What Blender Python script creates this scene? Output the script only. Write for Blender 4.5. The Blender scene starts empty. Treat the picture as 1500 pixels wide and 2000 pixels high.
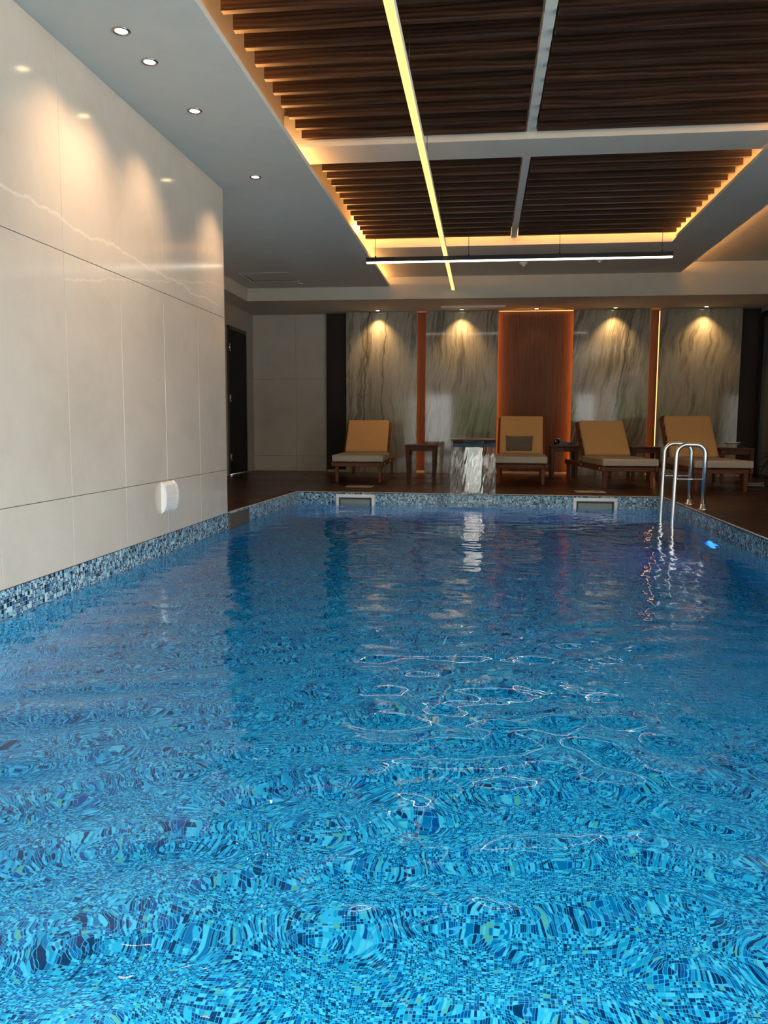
import bpy, bmesh, math, random
import numpy as np
from mathutils import Vector, Matrix
random.seed(7); rng = np.random.default_rng(11)
S = bpy.context.scene; COL = S.collection
R = math.radians

# ---------------------------------------------------------------- camera
CAM_H = 0.74
def cam_basis(p, y, r):
    f = Vector((-math.sin(y)*math.cos(p), math.cos(y)*math.cos(p), -math.sin(p)))
    rt = Vector((math.cos(y), math.sin(y), 0)); up = rt.cross(f)
    return rt*math.cos(r)+up*math.sin(r), -rt*math.sin(r)+up*math.cos(r), f
rt, up, fw = cam_basis(0.1084593, 0.1217997, 0.00504609)
cd = bpy.data.cameras.new('camera'); cam = bpy.data.objects.new('camera', cd); COL.objects.link(cam)
M = Matrix((rt, up, -fw)).transposed().to_4x4(); M.translation = Vector((0, 0, CAM_H))
cam.matrix_world = M
cd.sensor_fit = 'VERTICAL'; cd.sensor_height = 24; cd.lens = 24*1571.46/2000; cd.clip_start = .02; cd.clip_end = 300
S.camera = cam

# ---------------------------------------------------------------- world, view
S.view_settings.view_transform = 'Standard'; S.view_settings.look = 'None'
S.view_settings.exposure = 0.15; S.view_settings.gamma = 1.0; S.view_settings.use_curve_mapping = False
W = bpy.data.worlds.new('world'); S.world = W; W.use_nodes = True
SKY = 6.8
nt = W.node_tree; bg = nt.nodes['Background']; bg.inputs['Strength'].default_value = SKY
tc = nt.nodes.new('ShaderNodeTexCoord'); sp = nt.nodes.new('ShaderNodeSeparateXYZ'); mr = nt.nodes.new('ShaderNodeMapRange')
nt.links.new(tc.outputs['Generated'], sp.inputs[0]); nt.links.new(sp.outputs['Z'], mr.inputs[0])
rp = nt.nodes.new('ShaderNodeValToRGB'); nt.links.new(mr.outputs[0], rp.inputs[0])
rp.color_ramp.elements[0].color = (1, .985, .95, 1); rp.color_ramp.elements[1].color = (.88, .94, 1, 1)
nt.links.new(rp.outputs[0], bg.inputs['Color'])
S.cycles.max_bounces = 12; S.cycles.transmission_bounces = 10; S.cycles.glossy_bounces = 5; S.cycles.diffuse_bounces = 5
S.cycles.sample_clamp_indirect = 8; S.cycles.use_denoising = True; S.cycles.blur_glossy = .3
# daylight portal in the open garden front behind the photographer
pl = bpy.data.lights.new('daylight_portal', 'AREA'); pl.shape = 'RECTANGLE'; pl.size = 7.4; pl.size_y = 2.55
pl.cycles.is_portal = True
po = bpy.data.objects.new('daylight_portal', pl); COL.objects.link(po)
po.location = (.1, -2.75, 1.3); po.rotation_euler = (R(90), 0, 0)
p2 = bpy.data.objects.new('daylight_portal', pl.copy()); p2.data.size = 5.9; COL.objects.link(p2)
p2.location = (4.2, .6, 1.3); p2.rotation_euler = (R(90), 0, R(90))

# ---------------------------------------------------------------- material helpers
MATS = {}
class NT:
    def __init__(s, name):
        s.m = bpy.data.materials.new(name); s.m.use_nodes = True; s.t = s.m.node_tree
        s.b = s.t.nodes['Principled BSDF']; MATS[name] = s.m
    def n(s, typ, **k):
        o = s.t.nodes.new(typ)
        for a, v in k.items():
            if a in o.inputs.keys() if isinstance(a, str) and hasattr(o, 'inputs') else False: o.inputs[a].default_value = v
            else: setattr(o, a, v)
        return o
    def l(s, a, b): s.t.links.new(a, b)
    def put(s, sock, v):
        if isinstance(v, bpy.types.NodeSocket): s.l(v, sock)
        else: sock.default_value = v
    def math(s, op, a, b=0.0, c=None):
        o = s.t.nodes.new('ShaderNodeMath'); o.operation = op; s.put(o.inputs[0], a); s.put(o.inputs[1], b)
        if c is not None: s.put(o.inputs[2], c)
        return o.outputs[0]
    def vmath(s, op, a, b=(0, 0, 0)):
        o = s.t.nodes.new('ShaderNodeVectorMath'); o.operation = op; s.put(o.inputs[0], a); s.put(o.inputs[1], b); return o.outputs[0]
    def mix(s, f, a, b, blend='MIX'):
        o = s.t.nodes.new('ShaderNodeMix'); o.data_type = 'RGBA'; o.blend_type = blend
        s.put(o.inputs[0], f); s.put(o.inputs[6], a); s.put(o.inputs[7], b); return o.outputs[2]
    def ramp(s, f, stops, interp='LINEAR'):
        o = s.t.nodes.new('ShaderNodeValToRGB'); s.l(f, o.inputs[0]); cr = o.color_ramp; cr.interpolation = interp
        while len(cr.elements) < len(stops): cr.elements.new(.5)
        for e, (p, c) in zip(cr.elements, stops): e.position = p; e.color = (*c, 1) if len(c) == 3 else c
        return o.outputs[0]
    def coord(s, scale=(1, 1, 1), rot=(0, 0, 0), kind='Object'):
        t = s.t.nodes.new('ShaderNodeTexCoord'); mp = s.t.nodes.new('ShaderNodeMapping')
        mp.inputs['Scale'].default_value = scale; mp.inputs['Rotation'].default_value = rot
        s.l(t.outputs[kind], mp.inputs[0]); return mp.outputs[0]
    def world(s, scale=(1, 1, 1)):
        g = s.t.nodes.new('ShaderNodeNewGeometry'); mp = s.t.nodes.new('ShaderNodeMapping'); mp.inputs['Scale'].default_value = scale
        s.l(g.outputs['Position'], mp.inputs[0]); return mp.outputs[0]
    def noise(s, v, scale=5, detail=4, rough=.5, dist=0.):
        o = s.t.nodes.new('ShaderNodeTexNoise'); s.l(v, o.inputs['Vector'])
        o.inputs['Scale'].default_value = scale; o.inputs['Detail'].default_value = detail
        o.inputs['Roughness'].default_value = rough; o.inputs['Distortion'].default_value = dist; return o.outputs[0]
    def bump(s, h, st=.2, d=.01):
        o = s.t.nodes.new('ShaderNodeBump'); s.l(h, o.inputs['Height']); o.inputs['Strength'].default_value = st
        o.inputs['Distance'].default_value = d; s.l(o.outputs[0], s.b.inputs['Normal'])
    def set(s, **k):
        for a, v in k.items(): s.put(s.b.inputs[a.replace('_', ' ')], v)
        return s
    def rand(s): return s.t.nodes.new('ShaderNodeObjectInfo').outputs['Random']

def plain(name, c, rough=.5, metal=0., var=.06, scale=6., bump=0., spec=.5, coat=0.):
    k = NT(name); n = k.noise(k.world(), scale, 5, .6)
    lo = tuple(max(0, x*(1-var)) for x in c); hi = tuple(min(1, x*(1+var)) for x in c)
    k.set(Base_Color=k.ramp(n, [(.3, lo), (.7, hi)]), Roughness=rough, Metallic=metal, Specular_IOR_Level=spec, Coat_Weight=coat)
    if bump: k.bump(k.noise(k.world(), scale*12, 4), bump, .004)
    return k.m
def emit(name, c, st):
    k = NT(name); k.set(Base_Color=(0, 0, 0, 1), Emission_Color=(*c, 1), Emission_Strength=st, Roughness=.6); return k.m

def wood(name, dark, light, axis, rough=.4, scale=1., coat=0., seed=0.):
    """fine streaky grain along the given axis (object space), tinted per object"""
    k = NT(name); sc = [34*scale]*3; sc[axis] = 1.3*scale
    g = k.t.nodes.new('ShaderNodeTexCoord'); r = k.rand()
    off = k.vmath('ADD', g.outputs['Object'], k.vmath('SCALE', (3.1+seed, 7.7, 5.3)))
    cb = k.t.nodes.new('ShaderNodeCombineXYZ')
    for i in range(3): k.l(k.math('MULTIPLY', r, 37.+i*11), cb.inputs[i])
    off = k.vmath('ADD', off, cb.outputs[0]); v = k.vmath('MULTIPLY', off, tuple(sc))
    n1 = k.noise(v, 1.0, 6, .65, .8)
    sc2 = [9*scale]*3; sc2[axis] = .9*scale
    w = k.t.nodes.new('ShaderNodeTexWave'); w.wave_type = 'BANDS'; w.bands_direction = 'Z' if axis != 2 else 'X'
    k.l(k.vmath('MULTIPLY', off, tuple(sc2)), w.inputs['Vector'])
    w.inputs['Scale'].default_value = 1.5; w.inputs['Distortion'].default_value = 9; w.inputs['Detail'].default_value = 3
    f = k.math('ADD', k.math('MULTIPLY', n1, .7), k.math('MULTIPLY', w.outputs['Fac'], .3))
    c = k.ramp(f, [(.28, dark), (.72, light)])
    c = k.mix(k.math('MULTIPLY', r, .55), c, (*[x*.45 for x in dark], 1))
    k.set(Base_Color=c, Roughness=rough, Specular_IOR_Level=.3, Coat_Weight=coat); k.bump(f, .25, .002); return k.m

def mosaic(name, a, b, deep):
    """mixed mosaic: 24 mm glass squares, some of them replaced by four 12 mm ones"""
    k = NT(name); g = k.t.nodes.new('ShaderNodeNewGeometry'); s = k.t.nodes.new('ShaderNodeSeparateXYZ'); k.l(g.outputs['Position'], s.inputs[0])
    cb = k.t.nodes.new('ShaderNodeCombineXYZ'); k.l(s.outputs[a], cb.inputs[0]); k.l(s.outputs[b], cb.inputs[1])
    T = .021 if not deep else .0155
    p1 = k.vmath('SCALE', cb.outputs[0]); p1.node.inputs['Scale'].default_value = 1/T
    p2 = k.vmath('SCALE', cb.outputs[0]); p2.node.inputs['Scale'].default_value = 2/T
    def wn(v, off):
        o = k.t.nodes.new('ShaderNodeTexWhiteNoise'); o.noise_dimensions = '3D'; k.l(k.vmath('ADD', v, (off, off*.7, off*1.3)), o.inputs[0]); return o
    c1 = k.vmath('FLOOR', p1); c2 = k.vmath('FLOOR', p2)
    pick = k.math('GREATER_THAN', wn(c1, .31).outputs['Value'], (.38 if not deep else .18))      # 1 = small pieces
    r1 = wn(c1, 5.17).outputs['Value']; r2 = wn(c2, 9.41).outputs['Value']
    h1 = wn(c1, 2.6).outputs['Value']; h2 = wn(c2, 4.9).outputs['Value']
    def lerp(x, y): return k.math('ADD', k.math('MULTIPLY', x, k.math('SUBTRACT', 1., pick)), k.math('MULTIPLY', y, pick))
    r = lerp(r1, r2); hh = lerp(h1, h2)
    def grout(p, w):
        q = k.t.nodes.new('ShaderNodeSeparateXYZ'); k.l(k.vmath('FRACTION', p), q.inputs[0])
        m = []
        for i in range(2):
            d = k.math('ABSOLUTE', k.math('SUBTRACT', q.outputs[i], .5)); m.append(k.math('GREATER_THAN', d, .5-w))
        return k.math('MAXIMUM', *m)
    gr = lerp(grout(p1, .035), grout(p2, .07))
    if deep:
        c = k.ramp(r, [(0, (.0, .055, .13)), (.25, (.0, .13, .32)), (.44, (.0, .26, .44)), (.54, (.02, .46, .58)), (.74, (.07, .68, .78)), (.87, (.22, .84, .84))], 'CONSTANT')
        rainbow_tint = k.ramp(hh, [(0, (.08, .12, .62)), (.33, (.08, .62, .40)), (.66, (.30, .62, .36))], 'CONSTANT')  # rainbow glints of the refracting water, painted in as stray tile colours
        c = k.mix(k.math('GREATER_THAN', hh, .97), c, rainbow_tint)
        gc = (.14, .66, .84, 1)
    else:
        c = k.ramp(r, [(0, (.006, .02, .05)), (.2, (.015, .06, .14)), (.36, (.04, .15, .29)), (.52, (.12, .33, .46)), (.68, (.28, .54, .64)), (.84, (.48, .70, .76))], 'CONSTANT')
        gc = (.42, .52, .55, 1)
    c = k.mix(gr, c, gc)
    k.set(Base_Color=c, Roughness=.18 if not deep else .4, Specular_IOR_Level=.5 if not deep else .1)
    if not deep: k.bump(k.math('SUBTRACT', 1., gr), .5, .001)
    return k.m

# ---------------------------------------------------------------- materials
k = NT('wall_tile'); wv = k.world()
n = k.noise(wv, 2.2, 6, .65, .4); n2 = k.noise(wv, 60, 3, .6)
c = k.ramp(n, [(.3, (.60, .535, .44)), (.5, (.66, .595, .50)), (.7, (.70, .635, .54))])
c = k.mix(k.math('MULTIPLY', n2, .25), c, (.50, .44, .36, 1))
s = k.n('ShaderNodeSeparateXYZ'); k.l(wv, s.inputs[0]); Y, Z = s.outputs['Y'], s.outputs['Z']
def vein(k, a, b, y0, y1, w, wob):
    wb = k.math('MULTIPLY', k.math('SUBTRACT', k.noise(wv, 3.2, 5, .6), .5), wob)
    d = k.math('ABSOLUTE', k.math('SUBTRACT', k.math('SUBTRACT', k.math('ADD', Z, wb), a), k.math('MULTIPLY', Y, b)))
    m = k.math('SUBTRACT', 1., k.math('MINIMUM', k.math('DIVIDE', d, w), 1.))
    return k.math('MULTIPLY', m, k.math('MULTIPLY', k.math('GREATER_THAN', Y, y0), k.math('LESS_THAN', Y, y1)))
v1 = vein(k, 1.88, -.035, 1., 6.3, .012, .16); v2 = vein(k, .86, .155, 3.9, 6.4, .008, .10)
c = k.mix(k.math('MULTIPLY', k.math('MAXIMUM', v1, k.math('MULTIPLY', v2, .8)), .6), c, (.86, .80, .70, 1))
k.set(Base_Color=c, Roughness=.12, Specular_IOR_Level=.42)
plain('grout_dark', (.10, .085, .07), .9)
plain('paint_ceiling', (.66, .645, .56), .85, var=.03)
plain('paint_cream', (.60, .57, .48), .8, var=.03)
plain('paint_riser', (.66, .60, .46), .8, var=.03)
plain('paint_plenum', (.02, .02, .02), .9)
plain('side_wall', (.50, .44, .37), .55, var=.05)
plain('gap_shade', (.003, .003, .003), .8)
plain('black_satin', (.012, .012, .012), .35)
plain('black_gloss', (.006, .006, .007), .3)
plain('door_black', (.0025, .0025, .0025), .6, spec=.2)
plain('white_plastic', (.86, .86, .84), .35, var=.02)
plain('coping', (.55, .56, .55), .5, var=.1)
plain('deck_lid', (.42, .34, .27), .6)
plain('ladder_steel', (.92, .91, .88), .3, 1., var=.02)
plain('chrome', (.85, .85, .85), .16, 1., var=.02)
plain('fountain_steel', (.40, .36, .33), .2, 1., var=.05)
plain('steel_bolt', (.6, .6, .6), .3, 1.)
plain('terrace', (.50, .50, .47), .8, var=.1)
plain('flap_grey', (.20, .24, .22), .3)
plain('white_render', (.85, .86, .85), .8, var=.02)
plain('dark_box_olive', (.05, .052, .032), .7)
plain('bowl_white', (.80, .78, .70), .4)
plain('plant_leaf', (.012, .03, .035), .45, var=.4)
plain('hedge_leaf', (.06, .13, .035), .7, var=.5, scale=3)
plain('hill', (.07, .065, .06), .9, var=.4, scale=.3)
plain('cable_grey', (.25, .25, .24), .5)
wood('slat_wood', (.010, .005, .003), (.075, .033, .017), 0, .42, .9)
wood('lounger_wood', (.13, .032, .011), (.32, .095, .032), 1, .55, 1.4)
wood('table_wood', (.08, .022, .010), (.20, .062, .026), 0, .5, 1.4)
wood('wall_wood', (.085, .034, .015), (.20, .085, .040), 2, .5, 1.2)
wood('wall_wood_dark', (.028, .013, .009), (.06, .028, .018), 2, .5, 1.2)
k = NT('deck_wood'); r = k.rand(); g = k.world((1.2, 16, 16)); nn = k.noise(g, 1.6, 5, .6, .6)
n3 = k.noise(k.world(), 1.1, 4, .6)
c = k.ramp(nn, [(.3, (.030, .012, .007)), (.7, (.088, .036, .021))]); c = k.mix(k.math('MULTIPLY', r, .5), c, (.022, .012, .009, 1))
k.set(Base_Color=c, Roughness=k.math('ADD', .16, k.math('MULTIPLY', n3, .3)), Specular_IOR_Level=.32); k.bump(nn, .15, .002)

def fabric(name, col):
    k = NT(name); w = k.noise(k.world(), 90, 3, .7); w2 = k.noise(k.world(), 5, 3, .5)
    c = k.ramp(w, [(.3, tuple(x*.86 for x in col)), (.7, tuple(min(1, x*1.1) for x in col))])
    k.set(Base_Color=c, Roughness=.95, Sheen_Weight=.15); k.bump(k.math('ADD', w, k.math('MULTIPLY', w2, 2.)), .25, .004); return k.m
fabric('fabric_mustard', (.80, .44, .16)); fabric('fabric_beige', (.50, .42, .32)); fabric('fabric_olive', (.38, .25, .10)); fabric('fabric_taupe', (.20, .155, .105))

def marble(name, seed, cols, freq, lean, crack):
    k = NT(name); g = k.n('ShaderNodeNewGeometry'); p = k.vmath('ADD', g.outputs['Position'], (seed, 0, 0))
    s = k.n('ShaderNodeSeparateXYZ'); k.l(p, s.inputs[0]); X, Z = s.outputs['X'], s.outputs['Z']
    def comb(x, z):
        o = k.n('ShaderNodeCombineXYZ'); k.l(x, o.inputs[0]); k.put(o.inputs[1], seed*1.7); k.l(z, o.inputs[2]); return o.outputs[0]
    wob = k.noise(comb(k.math('MULTIPLY', X, .9), k.math('MULTIPLY', Z, 1.3)), 1.0, 3, .5)
    wob2 = k.noise(comb(k.math('MULTIPLY', X, 9.), k.math('MULTIPLY', Z, 6.)), 1.0, 4, .6)
    xx = k.math('ADD', k.math('SUBTRACT', X, k.math('MULTIPLY', Z, lean)), k.math('ADD', k.math('MULTIPLY', wob, .34), k.math('MULTIPLY', wob2, .022)))
    base = k.noise(comb(k.math('MULTIPLY', xx, freq), k.math('MULTIPLY', Z, .25)), 1., 6, .72)
    fine = k.noise(comb(k.math('MULTIPLY', xx, freq*7), k.math('MULTIPLY', Z, 1.2)), 1., 4, .6)
    f = k.math('ADD', k.math('MULTIPLY', base, .72), k.math('MULTIPLY', fine, .28))
    c = k.ramp(f, [(.32, cols[0]), (.42, cols[1]), (.48, cols[2]), (.53, cols[1]), (.555, tuple(x*.75+y*.25 for x, y in zip(cols[0], cols[1]))), (.585, cols[1]), (.68, cols[3])])
    grit = k.noise(comb(k.math('MULTIPLY', X, 45.), k.math('MULTIPLY', Z, 45.)), 1., 3, .7)
    c = k.mix(k.math('MULTIPLY', k.math('GREATER_THAN', grit, .64), .35), c, (*cols[0], 1))
    for x0, w in crack:      # long dark ragged cracks
        d = k.math('ABSOLUTE', k.math('SUBTRACT', k.math('ADD', k.math('SUBTRACT', X, k.math('MULTIPLY', Z, lean)), k.math('ADD', k.math('MULTIPLY', wob2, .10), k.math('MULTIPLY', wob, .22))), x0+seed+.10))
        m = k.math('SUBTRACT', 1., k.math('MINIMUM', k.math('DIVIDE', d, k.math('MULTIPLY', fine, w*2)), 1.))
        c = k.mix(k.math('MULTIPLY', m, .8), c, (cols[0][0]*.45, cols[0][1]*.42, cols[0][2]*.4, 1))
    k.set(Base_Color=c, Roughness=.06, Specular_IOR_Level=.62); return k.m
GR = [(.11, .09, .065), (.28, .25, .20), (.44, .40, .33), (.58, .53, .44)]
marble('marble_a', 1.3, [(.16, .135, .10), (.36, .33, .27), (.47, .43, .36), (.58, .54, .46)], 2.2, .03, [(-1.78, .02), (-1.50, .014)])
marble('marble_b', 4.1, GR, 3.4, .10, [])
marble('marble_c', 7.9, GR, 3.2, .16, [(1.80, .02)])
marble('marble_d', 11.7, [(.15, .125, .095), (.30, .265, .21), (.40, .36, .29), (.48, .43, .35)], 1.6, .12, [])

mosaic('mosaic_floor', 'X', 'Y', True); mosaic('mosaic_deep_y', 'Y', 'Z', True); mosaic('mosaic_deep_x', 'X', 'Z', True)
mosaic('mosaic_band_y', 'Y', 'Z', False); mosaic('mosaic_band_x', 'X', 'Z', False)

k = NT('water'); k.set(Base_Color=(1, 1, 1, 1), Roughness=0., IOR=1.333, Transmission_Weight=1.)
va = k.n('ShaderNodeVolumeAbsorption'); va.inputs['Color'].default_value = (.10, .72, .93, 1); va.inputs['Density'].default_value = .42
k.l(va.outputs[0], k.t.nodes['Material Output'].inputs['Volume'])
k = NT('falling_water'); k.set(Base_Color=(1, 1, 1, 1), Roughness=.03, IOR=1.333, Transmission_Weight=1.)
k = NT('clear_glass'); k.set(Base_Color=(.75, .82, .75, 1), Roughness=.02, IOR=1.45, Transmission_Weight=.9)
emit('lamp_warm', (1, .78, .45), 14.); emit('strip_yellow', (1, .80, .27), 1.15); emit('bar_white', (1, .90, .72), 7.)
emit('tape_amber', (1, .45, .13), 105.); emit('tape_wall', (1, .34, .06), 30.); emit('tape_line', (1, .42, .12), 4.); emit('tape_rear', (1, .43, .12), 210.); emit('tape_strip', (1, .36, .09), 9.); emit('pool_blue', (.01, .10, 1), 9.); emit('pool_fill_white', (.85, .98, 1), 285.)

# ---------------------------------------------------------------- geometry helpers
def tag(o, label=None, cat=None, group=None, kind=None):
    for a, v in (('label', label), ('category', cat), ('group', group), ('kind', kind)):
        if v: o[a] = v
    return o
def empty(name, loc=(0, 0, 0), rz=0., **k):
    o = bpy.data.objects.new(name, None); COL.objects.link(o); o.location = loc; o.rotation_euler = (0, 0, rz); o.empty_display_size = .05
    return tag(o, **k)
class MB:
    def __init__(s): s.bm = bmesh.new(); s.mi = 0
    def box(s, a, b, bev=0., seg=1, rot=None, piv=None):
        bm = s.bm; x0, y0, z0 = a; x1, y1, z1 = b
        vs = [bm.verts.new(p) for p in ((x0, y0, z0), (x1, y0, z0), (x1, y1, z0), (x0, y1, z0), (x0, y0, z1), (x1, y0, z1), (x1, y1, z1), (x0, y1, z1))]
        fs = [bm.faces.new([vs[i] for i in q]) for q in ((3, 2, 1, 0), (4, 5, 6, 7), (0, 1, 5, 4), (1, 2, 6, 5), (2, 3, 7, 6), (3, 0, 4, 7))]
        for f in fs: f.material_index = s.mi
        if bev:
            es = set(e for f in fs for e in f.edges)
            r = bmesh.ops.bevel(bm, geom=list(es), offset=bev, segments=seg, affect='EDGES', profile=.5)
            vs = list(set(v for f in r['faces'] for v in f.verts) | set(v for v in vs if v.is_valid))
        if rot is not None: bmesh.ops.rotate(bm, verts=vs, cent=piv or (0, 0, 0), matrix=rot)
        return vs
    def taper(s, c, w0, w1, z0, z1, top=None, bev=.004):
        tx, ty = top or c[:2]; bm = s.bm; vs = []
        for (x, y, w, z) in ((c[0], c[1], w0, z0), (tx, ty, w1, z1)):
            for dx, dy in ((-1, -1), (1, -1), (1, 1), (-1, 1)): vs.append(bm.verts.new((x+dx*w/2, y+dy*w/2, z)))
        fs = [bm.faces.new([vs[i] for i in q]) for q in ((3, 2, 1, 0), (4, 5, 6, 7), (0, 1, 5, 4), (1, 2, 6, 5), (2, 3, 7, 6), (3, 0, 4, 7))]
        if bev: bmesh.ops.bevel(bm, geom=list(set(e for f in fs for e in f.edges)), offset=bev, segments=1, affect='EDGES')
    def tube(s, pts, r, n=14, cap=True):
        pts = [Vector(p) for p in pts]; bm = s.bm; rings = []; prev = None
        for i, p in enumerate(pts):
            t = (pts[min(i+1, len(pts)-1)]-pts[max(i-1, 0)]).normalized()
            u = prev or t.orthogonal().normalized(); u = (u-t*u.dot(t)).normalized(); prev = u; w = t.cross(u)
            rr = r[i] if isinstance(r, (list, tuple)) else r
            rings.append([bm.verts.new(p+u*(math.cos(2*math.pi*k/n)*rr)+w*(math.sin(2*math.pi*k/n)*rr)) for k in range(n)])
        for a, b in zip(rings, rings[1:]):
            for k in range(n):
                f = bm.faces.new((a[k], a[(k+1) % n], b[(k+1) % n], b[k])); f.smooth = True; f.material_index = s.mi
        if cap: bm.faces.new(rings[0][::-1]); bm.faces.new(rings[-1])
    def lathe(s, prof, c=(0, 0, 0), n=24, close=True):
        bm = s.bm; rings = []
        for (r, z) in prof: rings.append([bm.verts.new((c[0]+r*math.cos(2*math.pi*k/n), c[1]+r*math.sin(2*math.pi*k/n), c[2]+z)) for k in range(n)])
        for a, b in zip(rings, rings[1:]):
            for k in range(n):
                f = bm.faces.new((a[k], a[(k+1) % n], b[(k+1) % n], b[k])); f.smooth = True
        if close: bm.faces.new(rings[0][::-1]); bm.faces.new(rings[-1])
    def poly(s, pts):
        f = s.bm.faces.new([s.bm.verts.new(p) for p in pts]); f.material_index = s.mi; return f
    def prism(s, prof, axis, a, b):
        """extrude a 2-D outline (the other two axes in order) from a to b along axis"""
        def P(u, v, w): q = [u, v]; q.insert(axis, w); return q
        A = [s.bm.verts.new(P(u, v, a)) for u, v in prof]; B = [s.bm.verts.new(P(u, v, b)) for u, v in prof]; n = len(prof)
        for i in range(n): s.bm.faces.new((A[i], A[(i+1) % n], B[(i+1) % n], B[i]))
        s.bm.faces.new(A[::-1]); s.bm.faces.new(B)
    def build(s, name, mats, parent=None, loc=None, smooth=False, **k):
        bmesh.ops.recalc_face_normals(s.bm, faces=s.bm.faces[:])
        me = bpy.data.meshes.new(name); s.bm.to_mesh(me); s.bm.free()
        for m in (mats if isinstance(mats, (list, tuple)) else [mats]): me.materials.append(MATS[m])
        if smooth: me.shade_smooth()
        o = bpy.data.objects.new(name, me); COL.objects.link(o)
        if parent: o.parent = parent
        if loc: o.location = loc
        return tag(o, **k)
def boxo(name, a, b, mat, parent=None, bev=0., **k):
    m = MB(); m.box(a, b, bev); return m.build(name, mat, parent, **k)
def kids(o): return [c for c in bpy.data.objects if c.parent == o]
CH = {}
def copy_tree(o, parent=None):
    c = o.copy(); COL.objects.link(c); c.parent = parent
    for ch in kids(o): copy_tree(ch, c)
    return c

# ================================================================ SETTING
XL, XR, YB, YN = -2.10, 1.865, 8.66, .55        # pool edges
WZ = -.13                                        # water level
PF = -1.30                                       # pool floor
YM = 12.30; ZS = 2.43; ZL = 2.60; ZU = 2.72; YBK = 11.1
XS = -3.62; XW = 3.95; YEND = -2.6
def xl(y): return XL if y < 6.45 else XL+(y-6.45)/(8.66-6.45)*.08

# ---- floor: slab with planks
fl = MB()
fl.box((XS-.2, YB+.012, -.2), (XW+.3, 12.7, -.012)); fl.box((XR+.012, YEND, -.2), (XW+.3, YB+.012, -.012))
fl.box((XS-.2, 6.45, -.2), (XL-.012, YB+.012, -.012)); fl.box((XS-.2, YEND, -.2), (XR+.012, YN-.012, -.012))
fl.box((XL+.0, 6.46, -.2), (XL+.02, YB, -.013))
floor = fl.build('floor', 'grout_dark', kind='structure')
regs = [(XS, 6.46, XL-.022, YB+.022), (XS, YB+.022, XW, 12.5), (XR+.022, 2.5, XW, YB+.022)]
PW, PL = .2, 1.2; base = {}
def plank(x0, y0, x1, y1):
    if x1-x0 < .03 or y1-y0 < .02: return
    w, l = round(x1-x0-.003, 3), round(y1-y0-.003, 3)
    if (w, l) not in base:
        m = MB(); m.box((0, 0, -.012), (w, l, 0), .0015); o = m.build('plank', 'deck_wood', floor); base[(w, l)] = o
    else:
        o = base[(w, l)].copy(); COL.objects.link(o); o.parent = floor
    o.location = (x0+.0015, y0+.0015, 0)
for (a, b, c, d) in regs:
    j = 0; y = b
    while y < d-.01:
        x = a-(.4*(j % 3)); y2 = min(y+PW, d)
        while x < c:
            plank(max(x, a), y, min(x+PL, c), y2); x += PL
        y = y2; j += 1
fn = MB(); fn.box((XR+.022, YEND, -.012), (XW, 2.5, 0)); fn.box((XL, YEND, -.012), (XR+.022, YN-.022, 0)); fn.build('near_deck', 'deck_wood', floor)

# ---- pool
pool = empty('swimming_pool', ((XL+XR)/2, 4.6, 0), label='rectangular indoor swimming pool lined with small blue mosaic tiles', cat='pool')
OFF = -Vector(pool.location)
def pobj(mb, name, mat, **k):
    bmesh.ops.translate(mb.bm, verts=mb.bm.verts[:], vec=OFF); return mb.build(name, mat, pool, **k)
LW = [(XL, YN), (XL, 6.45), (xl(YB), YB)]
for nm, za, zb, my, mx in (('mosaic_band', -.20, -.002, 'mosaic_band_y', 'mosaic_band_x'), ('mosaic_wall', PF, -.20, 'mosaic_deep_y', 'mosaic_deep_x')):
    m = MB()
    for (p, q) in zip(LW, LW[1:]): m.poly([(p[0], p[1], za), (q[0], q[1], za), (q[0], q[1], zb), (p[0], p[1], zb)])
    o = pobj(m, nm, my)
    m = MB(); m.poly([(XR, YN, za), (XR, YB, za), (XR, YB, zb), (XR, YN, zb)]); pobj(m, nm, my)
    m = MB(); m.poly([(xl(YB), YB, za), (XR, YB, za), (XR, YB, zb), (xl(YB), YB, zb)]); pobj(m, nm, mx)
    m = MB(); m.poly([(XL, YN, za), (XR, YN, za), (XR, YN, zb), (XL, YN, zb)]); pobj(m, nm, mx)
m = MB(); m.poly([(XL, YN, PF), (XR, YN, PF), (XR, YB, PF), (xl(YB), YB, PF), (XL, 6.45, PF)]); pobj(m, 'pool_floor', 'mosaic_floor')
m = MB(); CW = .02
m.box((XR, YN-CW, -.01), (XR+CW, YB+CW, .003), .002); pobj(m, 'coping_strip', 'coping')
m = MB(); m.box((xl(YB)-CW, YB, -.01), (XR, YB+CW, .003), .002); pobj(m, 'coping_strip', 'coping')
m = MB(); m.prism([(XL-CW, 6.46), (XL, 6.46), (xl(YB), YB), (xl(YB)-CW, YB)], 2, -.01, .003); pobj(m, 'coping_strip', 'coping')
m = MB(); m.box((XL, YN-CW, -.01), (XR, YN, .003), .002); pobj(m, 'coping_strip', 'coping')

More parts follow.
